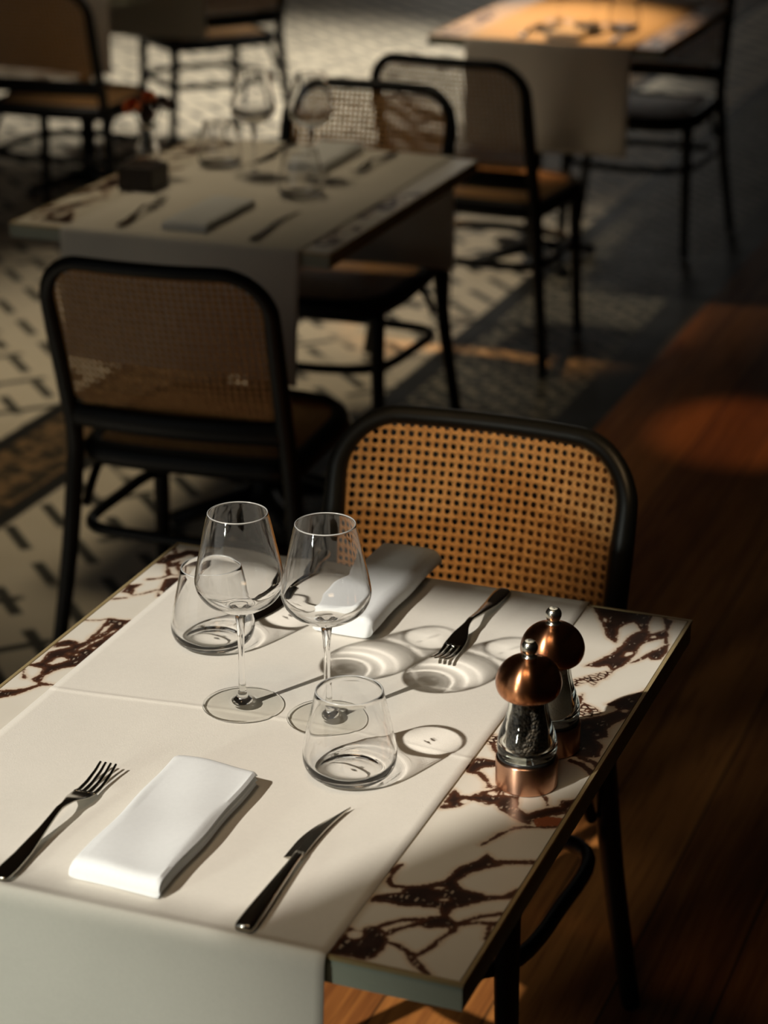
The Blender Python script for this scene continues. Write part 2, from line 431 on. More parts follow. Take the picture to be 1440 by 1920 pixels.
v, f = [(-4.9, -2.53, TZ - 0.06), (-1.3, -2.53, TZ - 0.06), (-1.3, -4.5, TZ - 0.30), (-4.9, -4.5, TZ - 0.30)], None
v = v + [(x, y, z - 0.03) for x, y, z in v]
f = [(0, 1, 2, 3), (7, 6, 5, 4), (0, 4, 5, 1), (1, 5, 6, 2), (2, 6, 7, 3), (3, 7, 4, 0)]
struct(fix_normals(mesh_obj('sun_blocker_1', v, f, M['black_wood'], None, False)))      # unseen awning over the window's lower lights, added to block low sun

# ------------------------------------------------------------------ tables
VPOLY=[(0,[(-0.129,0.853),(-0.1,0.851),(-0.07,0.849),(-0.05,0.85),(-0.048,0.821),(-0.041,0.788),(-0.05,0.795),(-0.058,0.814),(-0.066,0.822),(-0.076,0.807),(-0.078,0.792),(-0.07,0.752),(-0.083,0.765),(-0.092,0.783),(-0.102,0.804),(-0.115,0.829)]),
(0,[(-0.055,0.793),(-0.06,0.774),(-0.06,0.753),(-0.065,0.727),(-0.073,0.703),(-0.086,0.678),(-0.072,0.682),(-0.062,0.69),(-0.053,0.677),(-0.045,0.694),(-0.042,0.708),(-0.039,0.733),(-0.041,0.757),(-0.037,0.772),(-0.041,0.799),(-0.048,0.8)]),
(0,[(-0.04,0.789),(-0.03,0.8),(-0.025,0.809),(-0.021,0.807),(-0.016,0.79),(-0.026,0.78),(-0.035,0.771)]),
(0,[(-0.033,0.842),(-0.023,0.84),(-0.023,0.824),(-0.029,0.829)]),
(0,[(-0.04,0.703),(-0.032,0.719),(-0.025,0.739),(-0.017,0.759),(-0.01,0.772),(-0.007,0.752),(-0.008,0.728),(-0.018,0.723),(-0.024,0.729),(-0.031,0.714)]),
(1,[(-0.093,0.631),(-0.077,0.652),(-0.067,0.664),(-0.053,0.677),(-0.055,0.653),(-0.061,0.645),(-0.063,0.631),(-0.07,0.638),(-0.082,0.622)]),
(1,[(-0.077,0.591),(-0.068,0.607),(-0.065,0.595),(-0.07,0.59)]),
(1,[(-0.062,0.565),(-0.061,0.584),(-0.05,0.579),(-0.037,0.572),(-0.033,0.567),(-0.043,0.554),(-0.059,0.554)]),
(0,[(-0.056,0.537),(-0.04,0.552),(-0.028,0.566),(-0.019,0.582),(-0.035,0.591),(-0.024,0.608),(-0.005,0.637),(-0.003,0.644),(-0.003,0.6),(-0.003,0.573),(-0.014,0.547),(-0.017,0.531),(-0.014,0.514),(-0.023,0.502),(-0.012,0.492),(-0.008,0.465),(-0.023,0.459),(-0.04,0.456),(-0.054,0.502)]),
(1,[(-0.132,0.455),(-0.13,0.473),(-0.122,0.47),(-0.118,0.459),(-0.127,0.451)]),
(0,[(-0.133,0.393),(-0.131,0.414),(-0.12,0.416),(-0.102,0.418),(-0.099,0.409),(-0.118,0.396),(-0.122,0.381),(-0.129,0.381)]),
(0,[(-0.129,0.297),(-0.13,0.328),(-0.129,0.342),(-0.12,0.329),(-0.108,0.332),(-0.102,0.344),(-0.088,0.361),(-0.078,0.353),(-0.073,0.333),(-0.08,0.327),(-0.088,0.321),(-0.104,0.327),(-0.112,0.309),(-0.119,0.303)]),
(0,[(-0.082,0.329),(-0.078,0.348),(-0.062,0.348),(-0.056,0.328),(-0.042,0.317),(-0.025,0.338),(-0.015,0.344),(-0.017,0.357),(-0.003,0.367),(-0.002,0.349),(-0.004,0.335),(-0.009,0.33),(-0.024,0.319),(-0.031,0.311),(-0.033,0.298),(-0.045,0.302),(-0.064,0.312),(-0.073,0.319)]),
(2,[(-0.034,0.309),(-0.02,0.322),(-0.005,0.321),(-0.004,0.308),(-0.006,0.304),(-0.024,0.296)]),
(0,[(-0.131,0.107),(-0.13,0.113),(-0.108,0.128),(-0.107,0.141),(-0.088,0.151),(-0.077,0.165),(-0.071,0.192),(-0.058,0.213),(-0.055,0.23),(-0.042,0.216),(-0.035,0.212),(-0.048,0.198),(-0.06,0.184),(-0.065,0.166),(-0.054,0.155),(-0.037,0.154),(-0.03,0.15),(-0.014,0.158),(-0.005,0.174),(-0.003,0.158),(-0.028,0.144),(-0.039,0.13),(-0.053,0.119),(-0.052,0.105),(-0.039,0.095),(-0.036,0.082),(-0.041,0.074),(-0.044,0.086),(-0.061,0.078),(-0.071,0.08),(-0.068,0.097),(-0.058,0.103),(-0.064,0.115),(-0.08,0.112),(-0.103,0.106),(-0.115,0.109),(-0.129,0.103)]),
(0,[(-0.134,0.002),(-0.13,0.046),(-0.131,0.052),(-0.118,0.05),(-0.117,0.059),(-0.108,0.064),(-0.097,0.054),(-0.089,0.044),(-0.089,0.028),(-0.092,0.012),(-0.1,0.006),(-0.119,0.007)]),
(0,[(-0.641,0.605),(-0.645,0.591),(-0.643,0.573),(-0.643,0.545),(-0.642,0.509),(-0.642,0.467),(-0.655,0.454),(-0.662,0.443),(-0.666,0.424),(-0.663,0.411),(-0.644,0.41),(-0.658,0.402),(-0.667,0.384),(-0.673,0.371),(-0.685,0.359),(-0.702,0.343),(-0.717,0.368),(-0.695,0.375),(-0.678,0.383),(-0.67,0.388),(-0.662,0.405),(-0.674,0.414),(-0.673,0.43),(-0.677,0.446),(-0.699,0.446),(-0.689,0.458),(-0.69,0.47),(-0.693,0.487),(-0.685,0.499),(-0.676,0.507),(-0.677,0.514),(-0.696,0.497),(-0.698,0.512),(-0.687,0.525),(-0.673,0.524),(-0.673,0.519),(-0.665,0.527),(-0.667,0.545),(-0.667,0.567),(-0.67,0.588),(-0.672,0.598),(-0.657,0.6)]),
(0,[(-0.699,0.776),(-0.694,0.808),(-0.682,0.82),(-0.677,0.83),(-0.656,0.833),(-0.635,0.79),(-0.649,0.785),(-0.667,0.778),(-0.675,0.769),(-0.684,0.779)]),
(0,[(-0.695,0.677),(-0.697,0.7),(-0.683,0.707),(-0.685,0.691),(-0.676,0.67),(-0.687,0.678)]),
(0,[(-0.655,0.71),(-0.661,0.733),(-0.654,0.741),(-0.645,0.745),(-0.64,0.721),(-0.638,0.684),(-0.646,0.681),(-0.652,0.693)])]
VHOLE=[[(-0.098,0.815),(-0.097,0.81),(-0.099,0.807),(-0.101,0.808),(-0.104,0.813),(-0.104,0.818),(-0.103,0.82),(-0.1,0.819)],
[(-0.053,0.719),(-0.05,0.732),(-0.044,0.735),(-0.042,0.729),(-0.047,0.722)],
[(-0.028,0.788),(-0.029,0.784),(-0.031,0.782),(-0.034,0.782),(-0.036,0.785),(-0.035,0.788),(-0.033,0.791),(-0.03,0.79)],
[(-0.072,0.639),(-0.073,0.635),(-0.076,0.633),(-0.08,0.633),(-0.082,0.635),(-0.081,0.638),(-0.078,0.641),(-0.074,0.641)],
[(-0.064,0.655),(-0.064,0.653),(-0.066,0.652),(-0.068,0.651),(-0.069,0.653),(-0.069,0.655),(-0.067,0.656),(-0.065,0.656)],
[(-0.049,0.569),(-0.049,0.566),(-0.05,0.565),(-0.052,0.565),(-0.053,0.567),(-0.053,0.57),(-0.052,0.571),(-0.05,0.571)],
[(-0.057,0.561),(-0.057,0.559),(-0.057,0.558),(-0.059,0.558),(-0.06,0.56),(-0.06,0.562),(-0.059,0.563),(-0.058,0.563)],
[(-0.035,0.574),(-0.033,0.584),(-0.026,0.59),(-0.023,0.583),(-0.027,0.573),(-0.033,0.567)],
[(-0.021,0.515),(-0.021,0.512),(-0.022,0.51),(-0.024,0.511),(-0.026,0.513),(-0.026,0.516),(-0.024,0.518),(-0.023,0.517)],
[(-0.006,0.584),(-0.007,0.58),(-0.01,0.577),(-0.013,0.577),(-0.016,0.58),(-0.015,0.584),(-0.012,0.587),(-0.008,0.587)],
[(-0.035,0.53),(-0.036,0.527),(-0.037,0.525),(-0.04,0.525),(-0.041,0.528),(-0.041,0.531),(-0.039,0.533),(-0.037,0.532)],
[(-0.104,0.322),(-0.104,0.318),(-0.107,0.315),(-0.112,0.315),(-0.115,0.318),(-0.114,0.322),(-0.111,0.325),(-0.106,0.325)],
[(-0.083,0.348),(-0.084,0.344),(-0.087,0.341),(-0.091,0.341),(-0.094,0.344),(-0.094,0.348),(-0.09,0.351),(-0.086,0.351)],
[(-0.087,0.326),(-0.088,0.324),(-0.092,0.322),(-0.097,0.321),(-0.099,0.321),(-0.098,0.323),(-0.094,0.326),(-0.089,0.327)],
[(-0.1,0.339),(-0.1,0.337),(-0.101,0.336),(-0.103,0.336),(-0.104,0.338),(-0.104,0.34),(-0.103,0.341),(-0.101,0.341)],
[(-0.124,0.309),(-0.123,0.306),(-0.125,0.305),(-0.127,0.305),(-0.128,0.307),(-0.129,0.31),(-0.127,0.312),(-0.125,0.311)],
[(-0.013,0.346),(-0.013,0.344),(-0.014,0.342),(-0.016,0.343),(-0.017,0.345),(-0.017,0.347),(-0.016,0.348),(-0.014,0.348)],
[(-0.06,0.132),(-0.061,0.13),(-0.064,0.128),(-0.067,0.127),(-0.07,0.129),(-0.069,0.131),(-0.066,0.133),(-0.062,0.134)],
[(-0.072,0.151),(-0.073,0.149),(-0.077,0.147),(-0.081,0.146),(-0.083,0.147),(-0.082,0.149),(-0.078,0.151),(-0.074,0.152)],
[(-0.115,0.046),(-0.115,0.04),(-0.119,0.035),(-0.126,0.036),(-0.13,0.04),(-0.13,0.047),(-0.126,0.051),(-0.119,0.051)],
[(-0.679,0.458),(-0.677,0.475),(-0.67,0.481),(-0.661,0.475),(-0.665,0.463),(-0.672,0.456)],
[(-0.664,0.505),(-0.66,0.528),(-0.655,0.544),(-0.649,0.573),(-0.646,0.57),(-0.652,0.54),(-0.657,0.517),(-0.661,0.502)],
[(-0.664,0.534),(-0.663,0.553),(-0.666,0.574),(-0.66,0.586),(-0.657,0.558),(-0.66,0.548)],
[(-0.666,0.49),(-0.666,0.489),(-0.667,0.488),(-0.668,0.488),(-0.67,0.489),(-0.67,0.491),(-0.669,0.492),(-0.667,0.492)],
[(-0.657,0.493),(-0.657,0.492),(-0.658,0.49),(-0.66,0.49),(-0.661,0.491),(-0.661,0.493),(-0.66,0.494),(-0.658,0.494)],
[(-0.646,0.517),(-0.646,0.515),(-0.647,0.513),(-0.649,0.513),(-0.651,0.515),(-0.651,0.517),(-0.65,0.518),(-0.648,0.518)],
[(-0.681,0.786),(-0.674,0.804),(-0.668,0.818),(-0.66,0.818),(-0.654,0.802),(-0.661,0.788),(-0.668,0.78),(-0.67,0.795),(-0.676,0.785)],
[(-0.643,0.693),(-0.642,0.688),(-0.644,0.686),(-0.647,0.686),(-0.65,0.691),(-0.652,0.695),(-0.65,0.698),(-0.647,0.697)]]
VSTROKE=[(0.0014,[(-0.033,0.845),(-0.024,0.823),(-0.021,0.807),(-0.014,0.774)]),
(0.0011,[(-0.065,0.595),(-0.065,0.583)]),
(0.0024,[(-0.025,0.456),(-0.009,0.451),(-0.003,0.442)]),
(0.0015,[(-0.124,0.454),(-0.119,0.442),(-0.114,0.436)]),
(0.0020,[(-0.118,0.385),(-0.108,0.376),(-0.101,0.367),(-0.094,0.358)]),
(0.0017,[(-0.099,0.357),(-0.091,0.361),(-0.083,0.363)]),
(0.0008,[(-0.113,0.436),(-0.101,0.402),(-0.09,0.366)]),
(0.0017,[(-0.026,0.295),(-0.036,0.291),(-0.045,0.285),(-0.052,0.273),(-0.056,0.266)]),
(0.0008,[(-0.053,0.271),(-0.059,0.257),(-0.065,0.242)]),
(0.0008,[(-0.037,0.361),(-0.031,0.352),(-0.028,0.342)]),
(0.0012,[(-0.024,0.296),(-0.006,0.303)]),
(0.0029,[(-0.034,0.446),(-0.021,0.442),(-0.005,0.427)]),
(0.0030,[(-0.041,0.215),(-0.003,0.229)]),
(0.0021,[(-0.127,0.176),(-0.129,0.164),(-0.127,0.145),(-0.121,0.137),(-0.107,0.139)]),
(0.0023,[(-0.039,0.095),(-0.022,0.116),(-0.002,0.128)]),
(0.0026,[(-0.038,0.095),(-0.024,0.103),(-0.005,0.108)]),
(0.0013,[(-0.009,0.104),(-0.005,0.08)]),
(0.0017,[(-0.072,0.091),(-0.091,0.082),(-0.106,0.065)]),
(0.0021,[(-0.07,0.085),(-0.09,0.064),(-0.096,0.051)]),
(0.0019,[(-0.092,0.043),(-0.078,0.04),(-0.066,0.033),(-0.054,0.021)]),
(0.0038,[(-0.062,0.03),(-0.052,0.019),(-0.037,0.006)]),
(0.0017,[(-0.057,0.026),(-0.049,0.045),(-0.042,0.075)]),
(0.0003,[(-0.698,0.583),(-0.68,0.59),(-0.672,0.597)]),
(0.0012,[(-0.699,0.434),(-0.692,0.425),(-0.685,0.414)]),
(0.0012,[(-0.682,0.724),(-0.669,0.734),(-0.661,0.749),(-0.646,0.749),(-0.642,0.765)]),
(0.0007,[(-0.678,0.672),(-0.668,0.68),(-0.655,0.7)]),
(0.0008,[(-0.698,0.651),(-0.681,0.662)]),
(0.0017,[(-0.677,0.771),(-0.664,0.748)]),
(0.0018,[(-0.664,0.774),(-0.648,0.751)]),
(0.0016,[(-0.699,0.833),(-0.689,0.818)])]

def vein_field(X, Y):
    P = np.stack([X, Y], 1)
    def seg(p, q):
        d = q - p; t = np.clip(((P - p) @ d)/max(d @ d, 1e-12), 0, 1); return np.hypot(*(P - p - t[:, None]*d).T)
    def poly(pts):
        pts = np.array(pts, float); d = np.full(len(P), 9.0); ins = np.zeros(len(P), bool)
        for p, q in zip(pts, np.roll(pts, -1, 0)):
            d = np.minimum(d, seg(p, q))
            c = (p[1] > P[:, 1]) != (q[1] > P[:, 1])
            with np.errstate(divide='ignore', invalid='ignore'):
                ins ^= c & (P[:, 0] < (q[0] - p[0])*(P[:, 1] - p[1])/(q[1] - p[1]) + p[0])
        return np.where(ins, -d, d)
    D = np.full(len(P), 0.2); K = np.zeros(len(P))
    for k, pts in VPOLY:
        d = poly(pts); K = np.where(d < D, k, K); D = np.minimum(D, d)
    for h in VHOLE: D = np.maximum(D, -poly(h))
    for wd, pts in VSTROKE:
        pts = np.array(pts, float)
        for p, q in zip(pts, pts[1:]):
            d = seg(p, q) - wd; K = np.where(d < D, 0, K); D = np.minimum(D, d)
    return D, K
def marble_top(parent, W, Dp, z0, z1, seed=None):
    """W x Dp slab with its right near corner at 0,0; a fine grid on top carries the veins"""
    t = 0.0052
    xs = np.unique(np.concatenate([np.arange(-W + t, -0.62, 0.0022), np.linspace(-0.62, -0.16, 24), np.arange(-0.16, -t, 0.0022), [-t]]))
    ys = np.linspace(t, Dp - t, 300)
    X, Y = np.meshgrid(xs, ys, indexing='ij'); nx, ny = X.shape
    if seed is None: D, K = vein_field(X.ravel(), Y.ravel())
    else:
        D, K = vein_field(-W - X.ravel() if seed % 2 else X.ravel(), Dp - Y.ravel())
    V = [(x, y, z1) for x, y in zip(X.ravel(), Y.ravel())]
    F = [(i*ny + j, (i + 1)*ny + j, (i + 1)*ny + j + 1, i*ny + j + 1) for i in range(nx - 1) for j in range(ny - 1)]
    n = len(V); V += [(-W + t, t, z0), (-t, t, z0), (-t, Dp - t, z0), (-W + t, Dp - t, z0)]
    F += [(n + 3, n + 2, n + 1, n)]
    lo = [i*ny for i in range(nx)]; hi = [i*ny + ny - 1 for i in range(nx)]
    F += [tuple([n, n + 1] + lo[::-1]), tuple([n + 2, n + 3] + hi),
          tuple([n + 3, n] + list(range(0, ny))), tuple([n + 1, n + 2] + list(range((nx - 1)*ny, nx*ny))[::-1])]
    o = mesh_obj('tabletop', V, F, M['marble'], parent, False)
    for nm, arr in (('vein', D), ('vein_kind', K)):
        at = o.data.attributes.new(nm, 'FLOAT', 'POINT'); at.data.foreach_set('value', np.concatenate([arr, [0.2 if nm == 'vein' else 0]*4]).astype(np.float32))
    return o
def table(label, loc, W, Dp, seed=None, base=(0.5, 0.5)):
    r = thing('bistro_table', label, 'table', loc, 0, 'marble topped bistro tables')
    H = 0.75; e = 0.026
    marble_top(r, W, Dp, H - 0.012, H, seed)
    def rim(z0, z1, a, b):
        return join([boxv(-W + a, -a, a, b, z0, z1), boxv(-W + a, -a, Dp - b, Dp - a, z0, z1),
                     boxv(-W + a, -W + b, b, Dp - b, z0, z1), boxv(-b, -a, b, Dp - b, z0, z1)])
    v, f = rim(H - 0.0035, H + 0.0004, 0.0, 0.004); mesh_obj('brass_rim', v, f, M['brass'], r, False)
    v, f = rim(H - e - 0.003, H - 0.0037, 0.0012, 0.0039); mesh_obj('edge_band', v, f, M['edge_band'], r, False)
    box('underframe', -W + 0.0045, -0.0045, 0.0045, Dp - 0.0045, H - e, H - 0.0125, M['underside'], r)
    cx, cy = -W*base[0], Dp*base[1]
    lathe('pedestal', [(0, 0.03), (0.05, 0.03), (0.032, 0.07), (0.027, 0.12), (0.027, 0.66), (0.04, 0.70), (0.09, H - e - 0.0005), (0, H - e - 0.0005)], M['iron'], r, 24, (cx, cy, 0))
    for a in range(4):
        q = R(45 + 90*a); d = Vector((math.cos(q), math.sin(q), 0)); c = Vector((cx, cy, 0))
        tube('foot', [c + d*0.03 + Vector((0, 0, 0.05)), c + d*0.12 + Vector((0, 0, 0.035)), c + d*0.22 + Vector((0, 0, 0.016))], [(0.022, 0.02), (0.016, 0.02), (0.0155, 0.022)], M['iron'], r, n=10)
    return r
def runner(label, loc, x0, x1, Dp, drop0, drop1, seed, creases=()):
    """cloth strip along y: hangs drop0 over the near edge and drop1 over the far edge"""
    rr = np.random.default_rng(seed); H = 0.7508
    path = []; rc = 0.007
    for s in np.linspace(drop0, 0.03, 26): path.append((-0.0065, -s, 'n'))
    for a in np.linspace(0, math.pi/2, 7): path.append((-0.0065 + rc*(1 - math.cos(a)) , -0.02 + 0.0222*math.sin(a) , 'e'))
    ys = np.unique(np.concatenate([np.linspace(0.006, Dp - 0.006, 110)] + [np.linspace(c - 0.02, c + 0.02, 15) for c in creases]))
    ys = ys[np.concatenate([[True], np.diff(ys) > 0.0006])]
    for y in ys: path.append((y, 0.0, 't'))
    for a in np.linspace(math.pi/2, 0, 7): path.append((Dp + 0.0065 - rc*(1 - math.cos(a)), -0.02 + 0.0222*math.sin(a), 'e'))
    for s in np.linspace(0.03, drop1, 20): path.append((Dp + 0.0065, -s, 'f'))
    xs = np.linspace(x0, x1, 50); V, F, ny = [], [], len(path)
    p1, p2 = rr.uniform(0, 6, 2)
    for x in xs:
        for y, z, k in path:
            yy, zz = y, H + max(z, 0)*0.7 if z > 0 else H + z
            if k == 't':
                for c in creases:
                    d = (y - c - 0.012*math.sin(9*(x + p1)) )
                    zz += 0.0009*math.exp(-(d/0.003)**2)
                zz += 0.0006*math.exp(-((x - x0 - 0.155 - 0.01*y)/0.004)**2)
                zz += 0.00015*(1 + math.sin(17*x + 5*y + p2))
            if k == 'n':
                q = min(1, max(0, (-z - 0.02)/0.25)); yy -= 0.009*q*(1 + math.sin(15*(x - x0) + p1)) + 0.003*q*(1 + math.sin(29*x + p2))
            if k == 'f':
                q = min(1, max(0, (-z - 0.02)/0.25)); yy += 0.010*q*(1 + math.sin(11*(x - x0) + p2))
            V.append((x, yy, zz))
    for i in range(len(xs) - 1):
        for j in range(ny - 1): F.append((i*ny + j, (i + 1)*ny + j, (i + 1)*ny + j + 1, i*ny + j + 1))
    o = mesh_obj('table_runner', V, F, M['runner'], None); o.location = loc
    s = o.modifiers.new('thickness', 'SOLIDIFY'); s.thickness = 0.0011; s.offset = 1
    tag(o, label, 'table runner', 'linen table runners'); return o

T1 = (0, 0, 0); T2 = (-1.075, 2.28, 0); T3 = (-1.045, 4.71, 0)
table('white marble table with dark veins nearest the camera, standing on the wooden floor', T1, 0.702, 0.851)
table('marble table with the orange flowers on it, in the middle of the room', T2, 0.712, 0.89, 1)
table('far marble table lit orange by a lamp, at the top of the picture', T3, 0.72, 0.86, 2, (0.66, 0.36))
T4 = (-2.95, 5.05, 0)
table('shaded table in the far left corner behind the black chair', T4, 0.72, 0.70, 3)
r1 = runner('cream linen runner with fold creases, lit by the sun on the nearest table', T1, -0.642, -0.1325, 0.851, 0.40, 0.27, 3, creases=(0.41,))
r2 = runner('shaded linen runner under the place settings of the middle table', T2, -0.59, -0.062, 0.89, 0.27, 0.275, 4)
r3 = runner('linen runner hanging down the front of the far orange lit table', T3, -0.60, -0.09, 0.86, 0.32, 0.11, 5)
r4 = runner('grey shaded runner hanging from the far left corner table', T4, -0.60, -0.06, 0.70, 0.26, 0.26, 6)

# ------------------------------------------------------------------ chairs
def cane_panel(name, w, h, bend, pitch, corner, mat, parent, to3d, thick=0.0016):
    """woven panel with an eight-sided opening per cell; w x h, rounded corners, mapped to space by to3d(u, v)"""
    nx, ny = int(w/pitch), int(h/pitch); px, py = w/nx, h/ny
    V, F, UV, idx = [], [], [], {}
    def vert(u, v):
        k = (round(u*1e5), round(v*1e5))
        if k not in idx: idx[k] = len(V); V.append(to3d(u, v)); UV.append((u/px, v/py))
        return idx[k]
    def inside(u, v):
        du, dv = abs(u) - (w/2 - corner), abs(v - h/2) - (h/2 - corner)
        return not (du > 0 and dv > 0 and math.hypot(du, dv) > corner + 0.004)
    hr = 0.325
    for i in range(nx):
        for j in range(ny):
            u0, v0 = -w/2 + i*px, j*py; cu, cv = u0 + px/2, v0 + py/2
            if not inside(cu, cv): continue
            outer = [(0, 0), (.5, 0), (1, 0), (1, .5), (1, 1), (.5, 1), (0, 1), (0, .5)]
            jit = 0.025*(random.random() - 0.5), 0.025*(random.random() - 0.5)
            O = [vert(u0 + a*px, v0 + b*py) for a, b in outer]; I = []
            rr = hr*(0.92 + 0.16*random.random())
            for k in range(8):
                q = R(225 + 45*k); I.append(vert(u0 + (0.5 + jit[0] + rr*math.cos(q))*px, v0 + (0.5 + jit[1] + rr*math.sin(q))*py))
            for k in range(8):
                l = (k + 1) % 8; F.append((O[k], O[l], I[l], I[k]))
    o = mesh_obj(name, V, F, mat, parent, True, UV)
    s = o.modifiers.new('thickness', 'SOLIDIFY'); s.thickness = thick; s.offset = 0
    return o
def make_chair(label, group):
    """bentwood chair: faces +y, seat centre over 0,0; the backrest is on the -y side"""
    r = thing('bentwood_chair', label, 'chair', (0, 0, 0), 0, group)
    top, zs = 0.845, 0.46
    hw = 0.214                                            # half width of the back at its tubes' centres
    def lean(z): return -0.205 - 0.105*max(0, (z - zs)/(top - zs))**1.05 - 0.0
    def bow(x): return -0.028*(1 - (x/hw)**2)
    cr = 0.085
    side = [(0.262, -0.245, 0.004), (0.250, -0.232, 0.10), (0.232, -0.216, 0.25), (0.219, -0.206, 0.40), (0.212, lean(0.48), 0.48), (0.212, lean(0.60), 0.60), (0.213, lean(0.70), 0.70), (0.214, lean(top - cr), top - cr)]
    arc = []
    for a in range(15, 91, 15):
        q = R(a); x = hw - cr + cr*math.cos(q); z = top - cr + cr*math.sin(q); arc.append((x, lean(z) + bow(x), z))
    mid = [(x, lean(top) + bow(x), top) for x in (0.06, 0.0)]
    half = side + arc + mid
    pts = half + [(-x, y, z) for x, y, z in reversed(half[:-1])]
    path = spline(pts, 4)
    rad = []
    for p in path:
        z = p[2]; f = min(1, max(0, (z - 0.70)/0.12))
        lo = 0.0135 + 0.0035*min(1, z/0.3)
        rad.append((lo*(1 - f) + 0.0135*f, lo*(1 - f) + 0.0125*f))
    tube('backrest_frame', path, rad, M['black_wood'], r, n=14)
    z0, z1 = 0.535, top - 0.006
    def map_back(u, v):
        z = z0 + v; return (u, lean(z) + bow(u)*min(1, v/0.05 + 0.0)*0.98 + 0.002, z)
    cane_panel('backrest_panel', 2*hw - 0.012, z1 - z0, 0, 0.0124, cr, M['cane'], r, map_back)
    tube('lower_rail', spline([(-hw, lean(0.525), 0.525), (-0.12, lean(0.525) - 0.017, 0.525), (0, lean(0.525) - 0.024, 0.525), (0.12, lean(0.525) - 0.017, 0.525), (hw, lean(0.525), 0.525)], 5), (0.024, 0.012), M['black_wood'], r, n=10)
    # seat: a rounded frame with a caned middle
    ring = [(0.212, -0.17), (0.222, -0.02), (0.218, 0.11), (0.175, 0.195), (0.08, 0.225), (-0.08, 0.225), (-0.175, 0.195), (-0.218, 0.11), (-0.222, -0.02), (-0.212, -0.17), (-0.14, -0.198), (0.0, -0.202), (0.14, -0.198)]
    rp = spline([(x*0.93, y*0.93, zs - 0.024) for x, y in ring], 5, True)
    tube('seat', rp, (0.024, 0.022), M['black_wood'], r, n=12, closed=True)
    n = len(rp); sv = [(p[0]*0.95, p[1]*0.95, zs - 0.006) for p in rp] + [(0, 0, zs - 0.010)] + [(p[0]*0.95, p[1]*0.95, zs - 0.012) for p in rp] + [(0, 0, zs - 0.016)]
    sf = [(i, (i + 1) % n, n) for i in range(n)] + [(n + 1 + (i + 1) % n, n + 1 + i, 2*n + 1) for i in range(n)] + [((i + 1) % n, i, n + 1 + i, n + 1 + (i + 1) % n) for i in range(n)]
    mesh_obj('seat_panel', sv, sf, M['cane'], r, True, [(p[0]/0.0124, p[1]/0.0124) for p in sv])
    for s in (1, -1):
        tube('leg', spline([(s*0.194, 0.150, zs - 0.035), (s*0.196, 0.154, 0.30), (s*0.202, 0.162, 0.12), (s*0.207, 0.168, 0.004)], 5), [(0.019 - 0.006*i/15,)*2 for i in range(16)], M['black_wood'], r, n=12)
    hz = 0.285
    ringp = spline([(0.205, -0.175, hz), (0.213, -0.02, hz), (0.190, 0.130, hz), (0.08, 0.185, hz), (-0.08, 0.185, hz), (-0.190, 0.130, hz), (-0.213, -0.02, hz), (-0.205, -0.175, hz), (-0.08, -0.205, hz), (0.08, -0.205, hz)], 6, True)
    tube('stretcher', ringp, (0.012, 0.0105), M['black_wood'], r, n=10, closed=True)
    for s in (1, -1):
        tube('corner_brace', spline([(s*0.205, -0.195, 0.33), (s*0.200, -0.155, 0.385), (s*0.196, -0.085, 0.425), (s*0.198, 0.0, 0.432)], 5), 0.009, M['black_wood'], r, n=8)
    return r
CG = 'black bentwood chairs with cane backs'
chair = make_chair('black bentwood chair with warmly lit woven cane back, at the far end of the nearest table', CG)
chair.location = (-0.380, 0.862, 0); chair.rotation_euler = (0, 0, R(180))
dup(chair, (-1.222, 2.08, 0), R(4), 'black cane chair seen from behind, drawn up to the near side of the middle table')
dup(chair, (-1.442, 3.125, 0), R(180), 'black cane chair facing the camera at the far side of the middle table')
dup(chair, (-1.372, 4.15, 0), R(-4), 'black cane chair seen from behind, at the near side of the far orange lit table')
dup(chair, (-1.275, 5.37, 0), R(180), 'black chair at the top right of the picture, behind the far orange lit table')
dup(chair, (-3.06, 4.86, 0), R(2), 'large dark chair back in the top left corner of the picture')
dup(chair, (-3.20, 6.16, 0), R(50), 'dark chair whose legs stand against the bright floor behind the flowers')

